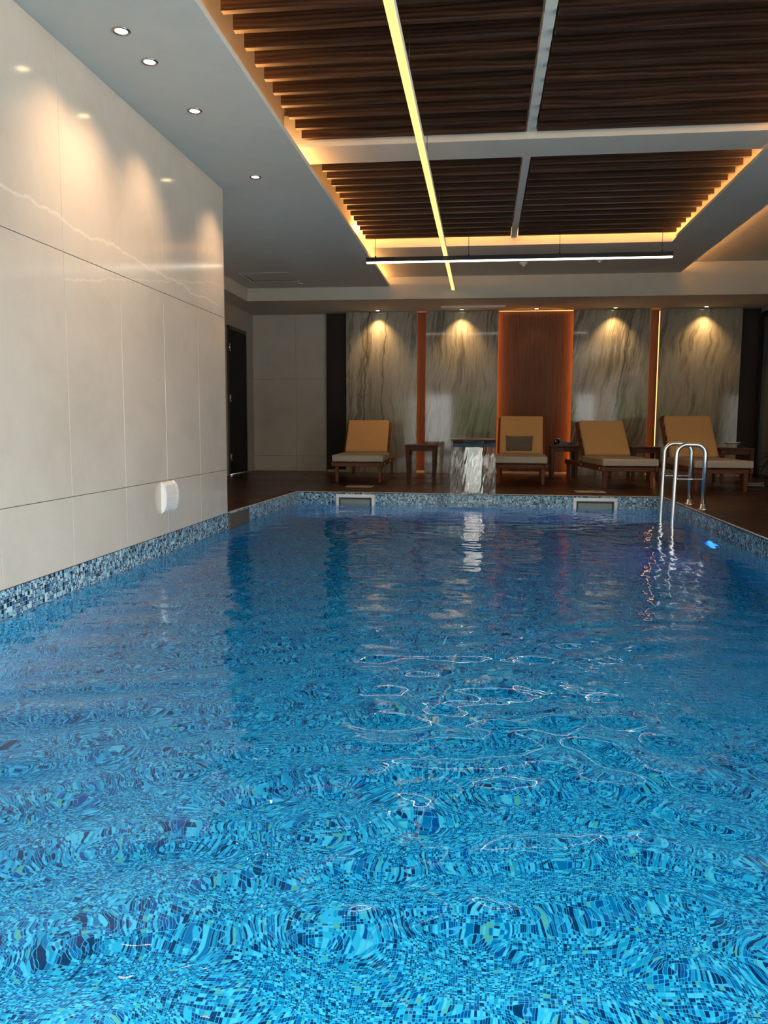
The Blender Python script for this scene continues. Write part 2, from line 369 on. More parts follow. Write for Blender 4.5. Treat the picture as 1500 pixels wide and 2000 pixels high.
# ---- water body with a waved top
def wave(x, y):
    h = np.zeros_like(x); r = np.random.default_rng(5)
    def fam(n, l0, l1, slope, spread, mean=90., mod=None):
        nonlocal h; t = np.zeros_like(x)
        for i in range(n):
            L = r.uniform(l0, l1); a = R(mean+r.uniform(-spread, spread)); kk = 2*math.pi/L
            t = t+slope/kk/math.sqrt(n)*1.4*np.sin(kk*(x*math.cos(a)+y*math.sin(a))+r.uniform(0, 6.28)+.9*np.sin(1.7*x+.8*y+i))
        h = h+t*(mod if mod is not None else 1.)
    near = np.clip((4.2-y)/2.2, 0, 1)
    fam(4, .7, 1.5, .020, 60)
    fam(4, .22, .40, .030, 24, 112., .40+.60*near)
    # gentle rings spreading from the near end
    for (cx, cy, L, sl, ph) in ((.25, -.5, .215, .040, .3), (.45, -.9, .165, .030, 2.1), (.0, -.2, .29, .034, 4.)):
        d = np.hypot(x-cx, (y-cy)*1.05)+.035*np.sin(2.3*x+1.1*y)+.02*np.sin(5.1*x-2.*y); kk = 2*math.pi/L
        h = h+sl/kk*np.sin(kk*d+ph)*(.22+.78*near)*(.75+.25*np.sin(1.9*x+2.7*y+ph))
    fam(5, .14, .24, .034, 50, 75., .5+.5*near)
    fam(9, .07, .12, .011+.009*np.clip((y-3)/2, 0, 1), 90, 90.)
    fam(10, .035, .06, .017, 90, 90., .4+.6*np.clip((x+.2)/1.2, 0, 1)*np.clip((y-1.4)/1., 0, 1))
    g = np.exp(-(((x-1.2)/.75)**2+((y-3.0)/.75)**2)**1.5)
    fam(10, .024, .042, .15, 90, 90., g)
    # rings round a disturbance on the right, and round the foot of the fountain
    d = np.hypot(x-1.05, y-2.55); h = h+.0028*np.sin(2*math.pi*d/.19+.8*np.sin(2*x))*np.exp(-((d-.75)/.38)**2)
    d = np.hypot(np.maximum(np.abs(x+.10)-.2, 0), y-8.42); h = h+.004*np.sin(2*math.pi*d/.13)*np.exp(-d/.55)
    return h
ys = [YN-.006]
while ys[-1] < YB+.006:
    y = ys[-1]; ys.append(y+(.0085 if y < 3 else .012 if y < 5 else .018))
ys = np.array(ys); ys[-1] = YB+.006; nx = 440
t = np.linspace(0, 1, nx); XLy = np.array([xl(min(y, YB)) for y in ys])-.006
X = XLy[:, None]+(XR+.006-XLy[:, None])*t[None, :]; Yg = np.repeat(ys[:, None], nx, 1); Zg = WZ+wave(X, Yg)
ny = len(ys); V = np.stack([X, Yg, Zg], -1).reshape(-1, 3)
idx = np.arange(ny*nx).reshape(ny, nx)
F = np.stack([idx[:-1, :-1], idx[:-1, 1:], idx[1:, 1:], idx[1:, :-1]], -1).reshape(-1, 4)
rim = np.concatenate([idx[0, :], idx[1:, -1], idx[-1, -2::-1], idx[-2:0:-1, 0]])
Vb = V[rim].copy(); Vb[:, 2] = PF-.006; nb = len(V); nr = len(rim); V = np.concatenate([V, Vb])
a = np.arange(nr); b = (a+1) % nr
Fs = np.stack([rim[b], rim[a], nb+a, nb+b], -1)
me = bpy.data.meshes.new('pool_water'); nq = len(F)+len(Fs)
me.vertices.add(len(V)); me.vertices.foreach_set('co', V.astype(np.float32).ravel())
me.loops.add(nq*4+nr); me.polygons.add(nq+1)
me.loops.foreach_set('vertex_index', np.concatenate([F.ravel(), Fs.ravel(), (nb+a)[::-1]]).astype(np.int32))
me.polygons.foreach_set('loop_start', np.arange(nq+1, dtype=np.int32)*4)
me.update(calc_edges=True); me.validate()
sm = np.zeros(nq+1, bool); sm[:len(F)] = True; me.polygons.foreach_set('use_smooth', sm)
me.materials.append(MATS['water']); wo = bpy.data.objects.new('pool_water', me); COL.objects.link(wo)
tag(wo, 'clear rippling blue water filling the pool', 'water', kind='stuff')

# ---- left wall (polished cream tiles)
wl = boxo('wall_left', (XL-.25, YEND, -.02), (XL-.012, 6.445, ZL+.2), 'grout_dark', kind='structure')
jy = [6.45, 5.82, 5.18, 4.545, 3.91, 3.275, 2.64, 2.0, 1.37, .73, .1, -.54, -1.18, -1.8, YEND]; jz = [.0, .36, 1.59, ZL]
cache = {}
for i in range(len(jy)-1):
    for j in range(3):
        w, hgt = round(jy[i]-jy[i+1]-.003, 3), round(jz[j+1]-jz[j]-.003, 3)
        m = MB(); m.box((-.012, 0, 0), (0, w, hgt), .0012); o = m.build('wall_tile', 'wall_tile', wl)
        o.location = (XL, jy[i+1]+.0015, jz[j]+.0015)
boxo('pool_ledge', (XL-.2, YN, -.2), (XL-.001, 6.45, -.001), 'grout_dark', wl)

# ---- far left side wall with door
ws = MB(); ws.box((XS-.2, 6.2, 0), (XS, 11.20, ZS)); ws.box((XS-.2, 12.12, 0), (XS, 12.7, ZS)); ws.box((XS-.2, 11.20, 2.13), (XS, 12.12, ZS)); ws.box((XS-.2, 6.2, ZS), (XS, 12.7, 3.1))
ws.build('wall_side', 'side_wall', kind='structure')
boxo('wall_lobby', (XS, 6.1, 0), (XL-.25, 6.2, ZL), 'side_wall', kind='structure')
d1 = empty('door_1', (XS, 11.66, 0), kind='structure')
m = MB(); m.box((-.19, -.46, 0), (.012, -.42, 2.13)); m.box((-.19, .42, 0), (.012, .46, 2.13)); m.box((-.19, -.46, 2.08), (.012, .46, 2.13)); m.build('door_frame', 'black_satin', d1)
lf = boxo('door_leaf', (-.03, -.415, .012), (.004, .415, 2.078), 'door_black', d1, .003)
for z in (1.82, 1.10, .25):
    m = MB(); m.tube([(.016, -.40, z-.055), (.016, -.40, z+.055)], .012, 10)
    m.box((.004, -.395, z-.05), (.009, -.32, z-.012), .002); m.box((.004, -.395, z+.012), (.009, -.32, z+.05), .002); m.build('hinge', 'chrome', d1, label='chrome hinge')
boxo('threshold', (.0, -.3, 0), (.05, .3, .008), 'chrome', d1)

# ---- back wall
YC = 12.5
wb = boxo('wall_back', (XS-.2, YC+.012, -.02), (XW+.2, YC+.25, 3.1), 'grout_dark', kind='structure')
for (x0, x1) in ((XS, -2.93), (-2.93, -2.43)):
    for (z0, z1) in ((0, .24), (.24, 1.44), (1.44, ZS)): boxo('wall_tile', (x0+.0015, YC, z0+.0015), (x1-.0015, YC+.012, z1-.0015), 'wall_tile', wb, .001)
YW = YM+.13
for (x0, x1, mt) in ((-2.43, -2.09, 'wall_wood_dark'), (-1.10, -.80, 'wall_wood'), (.11, 1.37, 'wall_wood'), (2.31, 2.60, 'wall_wood'), (3.64, XW, 'wall_wood_dark')):
    boxo('wood_panel', (x0, YW, .02), (x1, YC+.01, ZS-.005), mt, wb, .002)
    boxo('plinth', (x0+.02, YW-.02, 0), (x1-.02, YW, .035), 'wall_tile', wb, .002)
SL = [(-2.10, -1.012, 'marble_a'), (-.886, .196, 'marble_b'), (1.288, 2.388, 'marble_c'), (2.515, 3.66, 'marble_d')]
for (x0, x1, mt) in SL:
    o = boxo('marble_panel', (x0, YM, .0), (x1, YM+.05, ZS-.002), mt, wb, .003)
    boxo('panel_batten', (x0+.06, YM+.05, .0), (x1-.06, YW-.001, ZS-.002), 'grout_dark', wb)
def tape(x, mat='tape_wall', y=YM+.075):
    boxo('led_tape', (x, y, .05), (x+.004, y+.02, ZS-.03), mat, wb)
for x in (.196-.056, 1.288+.052): tape(x)
for x in (-1.012-.056, -.886+.052, 2.388-.056): tape(x, 'tape_strip')
tape(2.5105, 'tape_line', YM+.03)
boxo('led_tape', (.21, YM+.10, ZS-.0025), (1.275, YM+.115, ZS-.0005), 'tape_line', wb)

# ---- right wall: dark framed glass partition, solid further forward, then an unseen opening and lintel shaped for daylight
wr = MB(); wr.box((XW, 3.6, 0), (XW+.2, 5.0, 3.1)); wr.box((XW, YEND, 2.2), (XW+.2, 3.6, 3.1)); wr.box((XW, 5.0, ZS-.07), (XW+.2, YC, 3.1)); wr.build('wall_right', 'side_wall', kind='structure')
w1 = empty('window_1', (XW, 8.6, 0), kind='structure')
for y in (5.0, 7.4, 9.8, 12.2): boxo('window_post', (-.02, y-8.6, 0), (.07, y-8.6+.09, 2.36), 'black_satin', w1, .004)
boxo('window_rail', (-.03, -3.6, 2.28), (.08, 3.7, 2.36), 'black_satin', w1, .004); boxo('window_rail', (-.02, -3.6, 0), (.07, 3.7, .06), 'black_satin', w1, .004)
for y in (5.09, 7.49, 9.89): boxo('pane', (.02, y-8.6, .06), (.03, y-8.6+2.31, 2.28), 'clear_glass', w1)
m = MB(); m.box((XW+1.3, 4.9, -.02), (XW+1.4, 12.8, 3)); m.box((XW+.2, 4.9, 2.5), (XW+1.4, 12.8, 2.6)); m.box((XW+.2, 12.7, 0), (XW+1.4, 12.8, 2.6)); m.box((XW+.2, 4.8, 0), (XW+1.4, 4.9, 2.6)); m.box((XW+.2, 4.9, -.05), (XW+1.4, 12.8, -.005))
m.build('wall_dark_box', 'dark_box_olive', kind='structure')  # closed dark box added behind the glass to keep out sky light
boxo('pier_near', (XW-.35, YEND-.15, 0), (XW+.2, YEND, 3.1), 'side_wall', kind='structure').name = 'wall_pier'

# ---- ceiling
ce = empty('ceiling', (0, 5, ZU), kind='structure'); CO = Vector((0, -5, -ZU))
def cbox(name, a, b, mat, bev=0.):
    a = Vector(a)+CO; b = Vector(b)+CO; return boxo(name, a, b, mat, ce, bev)
XLIP = -1.30; XRC = 1.985; YR = 9.27
cbox('left_soffit', (XS, YEND, ZL), (XLIP, YBK, ZL+.035), 'paint_ceiling', .001)
cbox('cove_back', (-1.55, YEND, ZL+.035), (-1.49, YBK, 3.1), 'paint_riser')
cbox('upper_soffit', (-1.49, YR, ZU), (2.50, YBK, ZU+.03), 'paint_ceiling')
cbox('right_soffit', (XRC, YEND, ZU), (2.50, YR, ZU+.03), 'paint_ceiling')
cbox('right_high_soffit', (2.42, YEND, ZU+.13), (XW, YBK, ZU+.16), 'paint_ceiling')
m = MB()
for q in (((XRC+.10, YEND, ZU+.03), (XRC+.13, YR+.1, 3.1)), ((-1.6, YR+.0, ZU+.03), (XRC+.13, YR+.03, 3.1))): m.box(Vector(q[0])+CO, Vector(q[1])+CO)
m.build('cove_riser', 'paint_riser', ce)
cbox('plenum', (-1.66, YEND, 3.1), (2.6, YR+.1, 3.14), 'paint_plenum')
cbox('roof_slab', (XS-.3, YEND-.2, 3.14), (XW+.3, 12.8, 3.2), 'paint_plenum')
cbox('front_lintel', (XS, YEND-.15, 2.6), (XW, YEND, 3.14), 'paint_ceiling')
m = MB(); m.box(Vector((-3.28, YBK, ZS))+CO, Vector((XW, YC+.02, ZU+.15))+CO); m.box(Vector((XS, 6.2, ZS))+CO, Vector((-3.28, YC+.02, ZL))+CO)
m.build('bulkhead', 'paint_cream', ce)
cbox('ceiling_beam', (-1.49, 6.03, 2.755), (XRC+.10, 6.42, 2.98), 'paint_cream', .002)
cbox('ceiling_beam', (-1.49, 1.10, 2.755), (XRC+.10, 1.50, 2.98), 'paint_cream', .002)
for (y0, y1) in ((6.42, YR), (1.5, 6.03)): cbox('divider_batten', (.265, y0, 2.80), (.325, y1, 2.90), 'paint_ceiling', .002)
# cove tapes
def ctape(a, b, mat='tape_amber'): return cbox('led_tape', a, b, mat)
ctape((-1.44, 1.6, ZL+.036), (-1.43, YBK-.03, ZL+.042)); ctape((XRC+.06, 1.6, ZU+.031), (XRC+.07, YR-.05, ZU+.037))
ctape((-1.5, YR-.05, 2.955), (XRC, YR-.04, 2.962), 'tape_rear'); ctape((2.44, 3., ZU+.031), (2.45, YBK-.05, ZU+.036))

# slatted bays
def bay(yl, x0, x1, label):
    t = empty('slatted_ceiling_bay', ((x0+x1)/2, sum(yl)/len(yl), 2.78), label=label, cat='ceiling slats', group='dark wooden slatted ceiling bays')
    m = MB(); m.box((x0-t.location.x, -.021, 0), (x1-t.location.x, .021, .135), .002); o0 = None
    for i, y in enumerate(yl):
        if o0 is None: o0 = o = m.build('slat', 'slat_wood', t)
        else: o = o0.copy(); COL.objects.link(o); o.parent = t
        o.location = (0, y-t.location.y, 0)
    for x in (x0+.35, x1-.35):
        boxo('hanger_rail', (x-t.location.x-.02, yl[0]-t.location.y-.05, .136), (x-t.location.x+.02, yl[-1]-t.location.y+.05, .16), 'black_satin', t)
    return t
far = [6.66+.2008*i+.021 for i in range(13)]; nearl = sorted([5.92-.2008*i+.021 for i in range(22)])
bay(far, -1.335, .255, 'dark stained wood slats left of the divider beyond the pale ceiling beam')
bay(far, .335, 1.985, 'dark stained wood slats right of the divider beyond the pale ceiling beam')
bay(nearl, -1.335, .255, 'large near bay of dark wood ceiling slats crossed by the yellow light strip')
bay(nearl, .335, 1.985, 'large near bay of dark wood ceiling slats right of the grey divider')

# ---- unseen exterior, built for daylight and the marble reflections
ext = boxo('terrace', (-14, -30, -.12), (14, YEND-.0, -.03), 'terrace'); tag(ext, kind='structure'); ext.name = 'floor_terrace'
for i, (x0, x1) in enumerate(((-2.33, -1.30), (3.63, 5.06))):
    tag(boxo('reflection_screen', (x0, -8.15, -.03), (x1, -8.0, 1.94), 'white_render', None, .01), ('white screen added outside for the bright reflection in the marble left of the central wood panel', 'white screen added outside for the bright reflection in the marble right of the central wood panel')[i], 'screen', 'white screens added for reflections')  # white screens added so the marble mirrors bright patches
hb = bmesh.new()
rr = random.Random(3)
for i in range(5200):
    c = Vector((rr.uniform(-8, 9), rr.uniform(-11, -10), rr.uniform(0, 2.0+.35*math.sin(i*.01)))); s_ = rr.uniform(.05, .12)
    u = Vector((rr.gauss(0, 1), rr.gauss(0, 1), rr.gauss(0, 1))).normalized(); w = u.orthogonal().normalized()
    hb.faces.new([hb.verts.new(c+u*s_), hb.verts.new(c+w*s_*.5), hb.verts.new(c-u*s_), hb.verts.new(c-w*s_*.5)])
mm = MB(); mm.bm.free(); mm.bm = hb; mm.box((-8, -10.8, 0), (9, -10.3, 1.8))
mm.build('garden_hedge', 'hedge_leaf', label='leafy green garden hedge mirrored in the polished marble', cat='hedge', kind='stuff')
m = MB(); pr = [(-60, 0)]+[(x, 7.0+.6*math.sin(x*.11)+.5*math.sin(x*.37)) for x in range(-60, 61, 4)]+[(60, 0)]
m.prism(pr, 1, -44, -38); tag(m.build('sky_block_hill', 'hill'), kind='structure').name = 'ground_sky_block'  # unseen hill added and raised to hide sky in the marble

# ================================================================ THINGS
# ---- downlights
def downlight(x, y, z, label, group, watt, cone, aim=None, blend=.8, col=(1, .64, .36)):
    t = empty('recessed_downlight', (x, y, z), label=label, cat='downlight', group=group)
    m = MB(); m.lathe([(.030, 0.0), (.030, -.004), (.040, -.006), (.044, -.003), (.044, 0.0)], n=28, close=False); m.build('trim_ring', 'fountain_steel', t)
    m = MB(); m.lathe([(.0005, -.0015), (.022, -.0015), (.026, -.003), (.030, -.001)], n=24, close=False); m.build('lamp', 'lamp_warm', t)
    L = bpy.data.lights.new('spot', 'SPOT'); L.energy = watt; L.color = col; L.spot_size = R(cone); L.spot_blend = blend; L.shadow_soft_size = .02
    lo = bpy.data.objects.new('spot_beam', L); COL.objects.link(lo); lo.parent = t; lo.location = (0, 0, -.012)
    if aim: lo.rotation_euler = aim
    return t
lab = ['nearest downlight in the left ceiling above the cream tiled wall', 'second nearest downlight in the left ceiling over the cream tiled wall',
       'third downlight back in the left ceiling over the cream tiled wall', 'furthest downlight in the left ceiling, near the end of the cream tiled wall']
for (y, l) in zip((3.88, 4.21, 4.87, 6.17), lab): downlight(-1.75, y, ZL, l, 'downlights over the left wall', 32, 104, (0, R(8), 0), 1.)
lab = ['downlight lighting the leftmost marble panel', 'downlight by the air grille over the marble panel behind the fountain', 'downlight over the central wood panel',
       'downlight lighting the marble panel right of the central wood panel', 'downlight lighting the rightmost marble panel']
for (x, l) in zip((-1.60, -.35, .74, 1.86, 3.12), lab): downlight(x, 12.17, ZS, l, 'downlights over the back wall', 42 if x != .74 else 4, 100, (R(2), 0, 0), 1., (1, .62, .25))

# ---- long yellow strip and black bar
t = empty('linear_strip_light', (-.435, 6.4, 2.53), label='long thin yellow glowing strip light hanging lengthwise under the slats', cat='strip light')
boxo('housing', (-.022, -5.2, .006), (.022, 4.65, .05), 'white_plastic', t, .002); boxo('diffuser', (-.022, -5.2, 0), (.022, 4.65, .006), 'strip_yellow', t)
for y in (-3.2, -1.95, -.6, .95, 2.2): 
    m = MB(); m.tube([(.012, y, .05), (.012, y, .40)], .0022, 6); m.build('suspension_wire', 'black_satin', t)
t = empty('linear_bar_light', (.31, 8.85, 2.47), label='slim black suspended bar light with white glowing underside crossing the pool room', cat='bar light')
boxo('housing', (-1.60, -.022, .010), (1.60, .022, .058), 'black_satin', t, .002); boxo('diffuser', (-1.595, -.021, .0), (1.595, .02, .012), 'bar_white', t)
for x in (-1.5, -.5, .45, 1.49):
    m = MB(); m.tube([(x, 0, .055), (x, 0, .47)], .003, 6); m.box((x-.008, -.008, .055), (x+.008, .008, .075)); m.build('suspension_wire', 'black_satin', t)

# ---- ceiling fittings
t = empty('ceiling_access_hatch', (-2.72, 10.25, ZL), label='ceiling access hatch hanging slightly open above the far left corner', cat='hatch')
m = MB(); m.prism([(-.30, .245), (.28, .285), (.28, .30), (-.32, .30), (-.32, -.28), (-.315, -.28)], 2, -.004, -.001); m.build('opening', 'gap_shade', t)  # flat black shape painted for the shade in the open gap
m = MB(); m.box((-.335, .30, -.008), (.30, .312, 0), .001); m.box((-.335, -.28, -.008), (-.32, .30, 0), .001); m.build('frame_lip', 'white_plastic', t)
m = MB(); m.prism([(-.298, .243), (.30, .283), (.30, -.29), (-.313, -.28)], 2, -.003, -.0005); m.build('hatch_panel', 'paint_ceiling', t)
m = MB(); m.tube([(.30, .27, -.02), (.31, .29, -.055)], .012, 10); m.tube([(.27, .28, -.03), (.35, .28, -.04)], .006, 8); m.build('catch', 'chrome', t)
for (x, y, l) in ((.45, 10.25, 'white ceiling sensor nearer the middle, behind the black bar light'), (1.34, 10.1, 'white ceiling sensor on the right behind the black bar light')):
    t = empty('ceiling_sensor', (x, y, ZU), label=l, cat='sensor', group='round white ceiling sensors')
    m = MB(); m.lathe([(.05, 0), (.05, -.015), (.035, -.03), (.0005, -.034)], n=20, close=False); m.build('body', 'white_plastic', t)
    m = MB(); m.lathe([(.018, -.032), (.016, -.045), (.0005, -.05)], n=14, close=False); m.build('lens', 'white_plastic', t)
t = empty('air_grille', (-.18, 11.86, ZS), label='long white slot air grille in the soffit behind the fountain', cat='grille')
m = MB(); m.box((-.46, -.07, -.012), (.46, -.055, 0)); m.box((-.46, .055, -.012), (.46, .07, 0)); m.box((-.46, -.055, -.012), (-.445, .055, 0)); m.box((.445, -.055, -.012), (.46, .055, 0)); m.build('frame', 'white_plastic', t)
for i in range(4): boxo('louvre', (-.445, -.045+i*.026, -.011), (.445, -.034+i*.026, -.001), 'white_plastic', t)

# ---- wall vent
t = empty('wall_vent', (XL, 5.17, .25), label='white curved louvred vent low on the cream tiled left wall', cat='vent')
m = MB(); prof = [(0.0, -.105)]+[(.038*math.sin(a)**.45 if a < math.pi and math.sin(a) > 0 else 0, -.105+.21*i/12) for i, a in [(i, math.pi*i/12) for i in range(1, 12)]]+[(0.0, .105)]
m.prism([(x+.001, z) for x, z in prof], 1, -.11, -.095); m.prism([(x+.001, z) for x, z in prof], 1, .095, .11)
m.prism([(x*.72+.001, z*.96) for x, z in prof], 1, -.095, .095); m.build('body', 'white_plastic', t)
for i in range(10):
    z = -.082+.018*i; xx = .038*math.sqrt(max(.05, 1-(z/.108)**2))
    m = MB(); m.box((xx*.6, -.095, z-.004), (xx+.002, .095, z+.003), .001); m.build('louvre', 'white_plastic', t)

# ---- pool lights
def pool_light(loc, rz, mat, label, r=.085):
    t = empty('pool_light', loc, rz, label=label, cat='pool light')
    m = MB(); m.lathe([(r, 0), (r+.025, .0), (r+.03, .012), (r+.012, .022), (r, .02)], n=32, close=False)
    o = m.build('bezel', 'chrome', t); o.rotation_euler = (R(-90), 0, 0)
    m = MB(); m.lathe([(.0005, .018), (r*.6, .018), (r, .012)], n=32, close=False); o = m.build('lens', mat, t); o.rotation_euler = (R(-90), 0, 0)
    return t
pool_light((XR-.001, 6.68, -.62), R(90), 'pool_blue', 'glowing blue underwater light on the right pool wall beyond the ladder', .165)
for i, (x, l) in enumerate(((-1.3, 'left'), (-.1, 'middle'), (1.1, 'right'))):
    pool_light((x, YN+.002, -.75), 0, 'pool_fill_white', 'unseen white light added underwater at the %s of the near pool wall' % l, .10)  # unseen lamps added to brighten the pool from the near wall

# ---- ladder
t = empty('pool_ladder', (XR, 7.65, 0), label='stainless steel two rail pool ladder at the right pool edge', cat='ladder')
def arc(cx, cz, r, a0, a1, y, n=8): return [(cx+r*math.cos(R(a0+(a1-a0)*i/n)), y, cz+r*math.sin(R(a0+(a1-a0)*i/n))) for i in range(n+1)]
for y in (-.24, .24):
    xa, xb, zt, rr_ = -.16, .085, .575, .085
    pts = [(xa-.015, y, -.95), (xa-.012, y, -.13), (xa, y, zt-rr_)]+arc(xa+rr_, zt-rr_, rr_, 180, 90, y)[1:]+arc(xb-rr_, zt-rr_, rr_, 90, 0, y)+[(xb, y, .01)]
    m = MB(); m.tube(pts, .0195, 18); m.build('rail', 'ladder_steel', t)
    m = MB(); m.tube([(xa, y, .27), (xb, y, .27)], .007, 10); m.build('brace', 'ladder_steel', t)
    m = MB(); m.lathe([(.045, .003), (.045, .008), (.028, .014), (.024, .05), (.021, .05)], (xb, y, 0), 24, close=False); m.build('flange', 'ladder_steel', t)
for z in (-.35, -.62, -.89):
    m = MB(); m.box((xa-.055, -.225, z), (xa+.03, .225, z+.025), .006); m.build('tread', 'ladder_steel', t)

# ---- skimmers
def skimmer(x0, x1, label):
    t = empty('pool_skimmer', ((x0+x1)/2, YB, -.02), label=label, cat='skimmer', group='white pool skimmers'); w = (x1-x0)/2
    m = MB(); m.box((-w, -.03, -.035), (w, -.001, 0), .004); m.box((-w, -.03, -.24), (-w+.035, -.001, -.033), .004); m.box((w-.035, -.03, -.24), (w, -.001, -.033), .004)
    m.build('frame', 'white_plastic', t)
    boxo('throat', (-w+.036, -.006, -.24), (w-.036, -.002, -.036), 'grout_dark', t)
    m = MB(); m.box((-w+.05, -.02, -.20), (w-.05, -.012, -.055), .003); m.build('flap', 'flap_grey', t)
skimmer(-1.59, -1.16, 'white framed skimmer opening left of the fountain in the far pool wall'); skimmer(.955, 1.41, 'white framed skimmer opening right of the fountain in the far pool wall')
for (x, y, l) in ((-1.46, 9.5, 'small beige skimmer lid in the dark deck before the leftmost lounger'), (1.20, 9.22, 'small beige skimmer lid in the dark deck left of the ladder')):
    t = empty('deck_lid', (x, y, 0), label=l, cat='lid', group='beige skimmer lids')
    boxo('frame', (-.16, -.12, 0), (.16, .12, .003), 'coping', t, .001); boxo('cover', (-.145, -.105, .003), (.145, .105, .005), 'deck_lid', t, .001)

# ---- fountain
FX0, FX1 = -.335, .135
t = empty('waterfall_spout', (-.10, 8.8, 0), label='polished steel waterfall spout pouring a sheet of water into the pool', cat='fountain')
def prof_f(o):   # outer path of the bent sheet (y,z), o = inset
    p = [(.07-o, .0), (.07-o, .50)]+[(-.03+(.10-o)*math.cos(R(a)), .50+(.10-o)*math.sin(R(a))) for a in range(10, 91, 10)]+[(-.27, .600-o-.004)]
    return p
po_ = prof_f(0.0); pi_ = prof_f(.035)
m = MB(); m.prism([(.02, .50), (.0, .575), (-.06, .600), (-.27, .600), (-.295, .59), (-.295, .578), (-.06, .565), (-.03, .54), (-.02, .50)], 0, FX0+.10, FX1+.10); o = m.build('spout', 'fountain_steel', t)
bv = o.modifiers.new('bevel', 'BEVEL'); bv.width = .006; bv.segments = 3; bv.limit_method = 'ANGLE'
m = MB(); m.prism([(-.125, -.01), (-.09, -.045), (.09, -.045), (.125, -.01), (.125, .03), (-.125, .03)], 2, .012, .50); o = m.build('reflecting_column', 'fountain_steel', t)  # guessed support, added and sized to reflect the sheet's bright patch
boxo('foot_plate', (-.12, -.09, 0), (.12, .09, .012), 'fountain_steel', t, .003)
# water sheet
nxs, nzs = 120, 160; bm = bmesh.new(); r5 = np.random.default_rng(2)
u = np.linspace(0, 1, nxs); v = np.linspace(0, 1, nzs); U, Vv = np.meshgrid(u, v)
def rip(seed, amp):
    q = np.random.default_rng(seed); s_ = np.zeros_like(U)
    for i in range(34):
        fx = q.uniform(10, 95); fz = q.uniform(2, 26); s_ += np.sin(fx*U+fz*Vv+q.uniform(0, 6.28)+1.2*np.sin(7*Vv+i))/fx**.75
    return s_*amp*(.4+.6*Vv)
zt, zb = .585, WZ+.012
Zz = zt+(zb-zt)*Vv; Yc = 8.8-.285-.085*np.sqrt(Vv)
ctr = (FX0+FX1)/2; wd = (FX1-FX0)/2
Xx = ctr+(U-.5)*2*(wd-.004+.010*Vv)
Yf = Yc+rip(3, .0095); Yk = Yc+.004+np.abs(rip(8, .0045))
V1 = np.stack([Xx, Yf-.002, Zz], -1).reshape(-1, 3); V2 = np.stack([Xx, np.maximum(Yk, Yf+.001), Zz], -1).reshape(-1, 3)
Vf = np.concatenate([V1, V2]); id_ = np.arange(nxs*nzs).reshape(nzs, nxs); N_ = nxs*nzs
f1 = np.stack([id_[:-1, :-1], id_[1:, :-1], id_[1:, 1:], id_[:-1, 1:]], -1).reshape(-1, 4); f2 = f1[:, ::-1]+N_
rim = np.concatenate([id_[0, :], id_[1:, -1], id_[-1, -2::-1], id_[-2:0:-1, 0]]); a = np.arange(len(rim)); b = (a+1) % len(rim)
f3 = np.stack([rim[a], rim[b], rim[b]+N_, rim[a]+N_], -1)
me = bpy.data.meshes.new('falling_water'); me.from_pydata(Vf.tolist(), [], np.concatenate([f1, f2, f3]).tolist()); me.shade_smooth()
me.materials.append(MATS['falling_water']); o = bpy.data.objects.new('falling_water', me); COL.objects.link(o)
tag(o, 'thin clear sheet of falling water below the steel spout', 'water', kind='stuff')

# ---- loungers
def cushion(m, x0, x1, y0, y1, z0, z1, bev, front_mi=None):
    vs = m.box((x0, y0, z0), (x1, y1, z1), bev, 3)
    if front_mi is not None:
        for f in m.bm.faces:
            if f.calc_center_median().y < y0+bev*.9: f.material_index = front_mi
def make_lounger():
    t = empty('sun_lounger')
    for sx in (-1, 1):
        m = MB(); m.taper((sx*.275, .02), .036, .052, 0, .235); m.build('leg', 'lounger_wood', t)
        m = MB(); m.taper((sx*.29, 1.84), .036, .052, 0, .235); m.build('leg', 'lounger_wood', t)
        m = MB(); m.box((sx*.312-.018, -.06, .205), (sx*.312+.018, 1.90, .265), .005); m.build('side_rail', 'lounger_wood', t)
        m = MB(); m.lathe([(.0005, 0), (.014, 0), (.014, .018), (.0005, .02)], n=12); o = m.build('bolt', 'steel_bolt', t); o.rotation_euler = (0, R(90*sx), 0); o.location = (sx*.328, .93, .24)
        m = MB(); m.lathe([(.0005, 0), (.012, 0), (.012, .018), (.0005, .02)], n=12); o = m.build('bolt', 'steel_bolt', t); o.rotation_euler = (0, R(90*sx), 0); o.location = (sx*.328, .02, .24)
    for y in (-.02, .9, 1.82): boxo('cross_rail', (-.295, y-.014, .205), (.295, y+.014, .255), 'lounger_wood', t, .004)
    for i in range(7): boxo('bed_slat', (-.293, .06+i*.12, .244), (.293, .12+i*.12, .262), 'lounger_wood', t, .003)
    m = MB(); m.mi = 0; cushion(m, -.325, .325, -.085, .955, .268, .352, .016, 1); m.build('seat_cushion', ['fabric_olive', 'fabric_beige'], t, smooth=False)
    return t
def add_back(t, ang, L):
    """reclining back frame and cushion hinged at y = .93"""
    Rm = Matrix.Rotation(R(ang), 3, 'X'); pv = (0, .93, .25)
    for sx in (-1, 1):
        m = MB(); m.box((sx*.306-.015, .93, .25), (sx*.306+.015, .93+L+.02, .295), .005, rot=Rm, piv=pv); m.build('back_rail', 'lounger_wood', t)
    for i in range(5):
        y = .99+i*(L-.06)/4
        m = MB(); m.box((-.291, y, .255), (.291, y+.06, .275), .003, rot=Rm, piv=pv); m.build('back_slat', 'lounger_wood', t)
    m = MB(); m.box((-.291, .93+L-.02, .25), (.291, .93+L+.02, .29), .004, rot=Rm, piv=pv); m.build('back_top_rail', 'lounger_wood', t)
    m = MB(); m.box((-.290, .985, .298), (.290, .93+L-.005, .375), .022, 3, rot=Rm, piv=pv); m.build('back_cushion', 'fabric_mustard', t)
    m = MB(); m.box((-.02, 1.25, .20), (.02, 1.28, .235+.12), .004); o = m.build('prop_bar', 'lounger_wood', t)
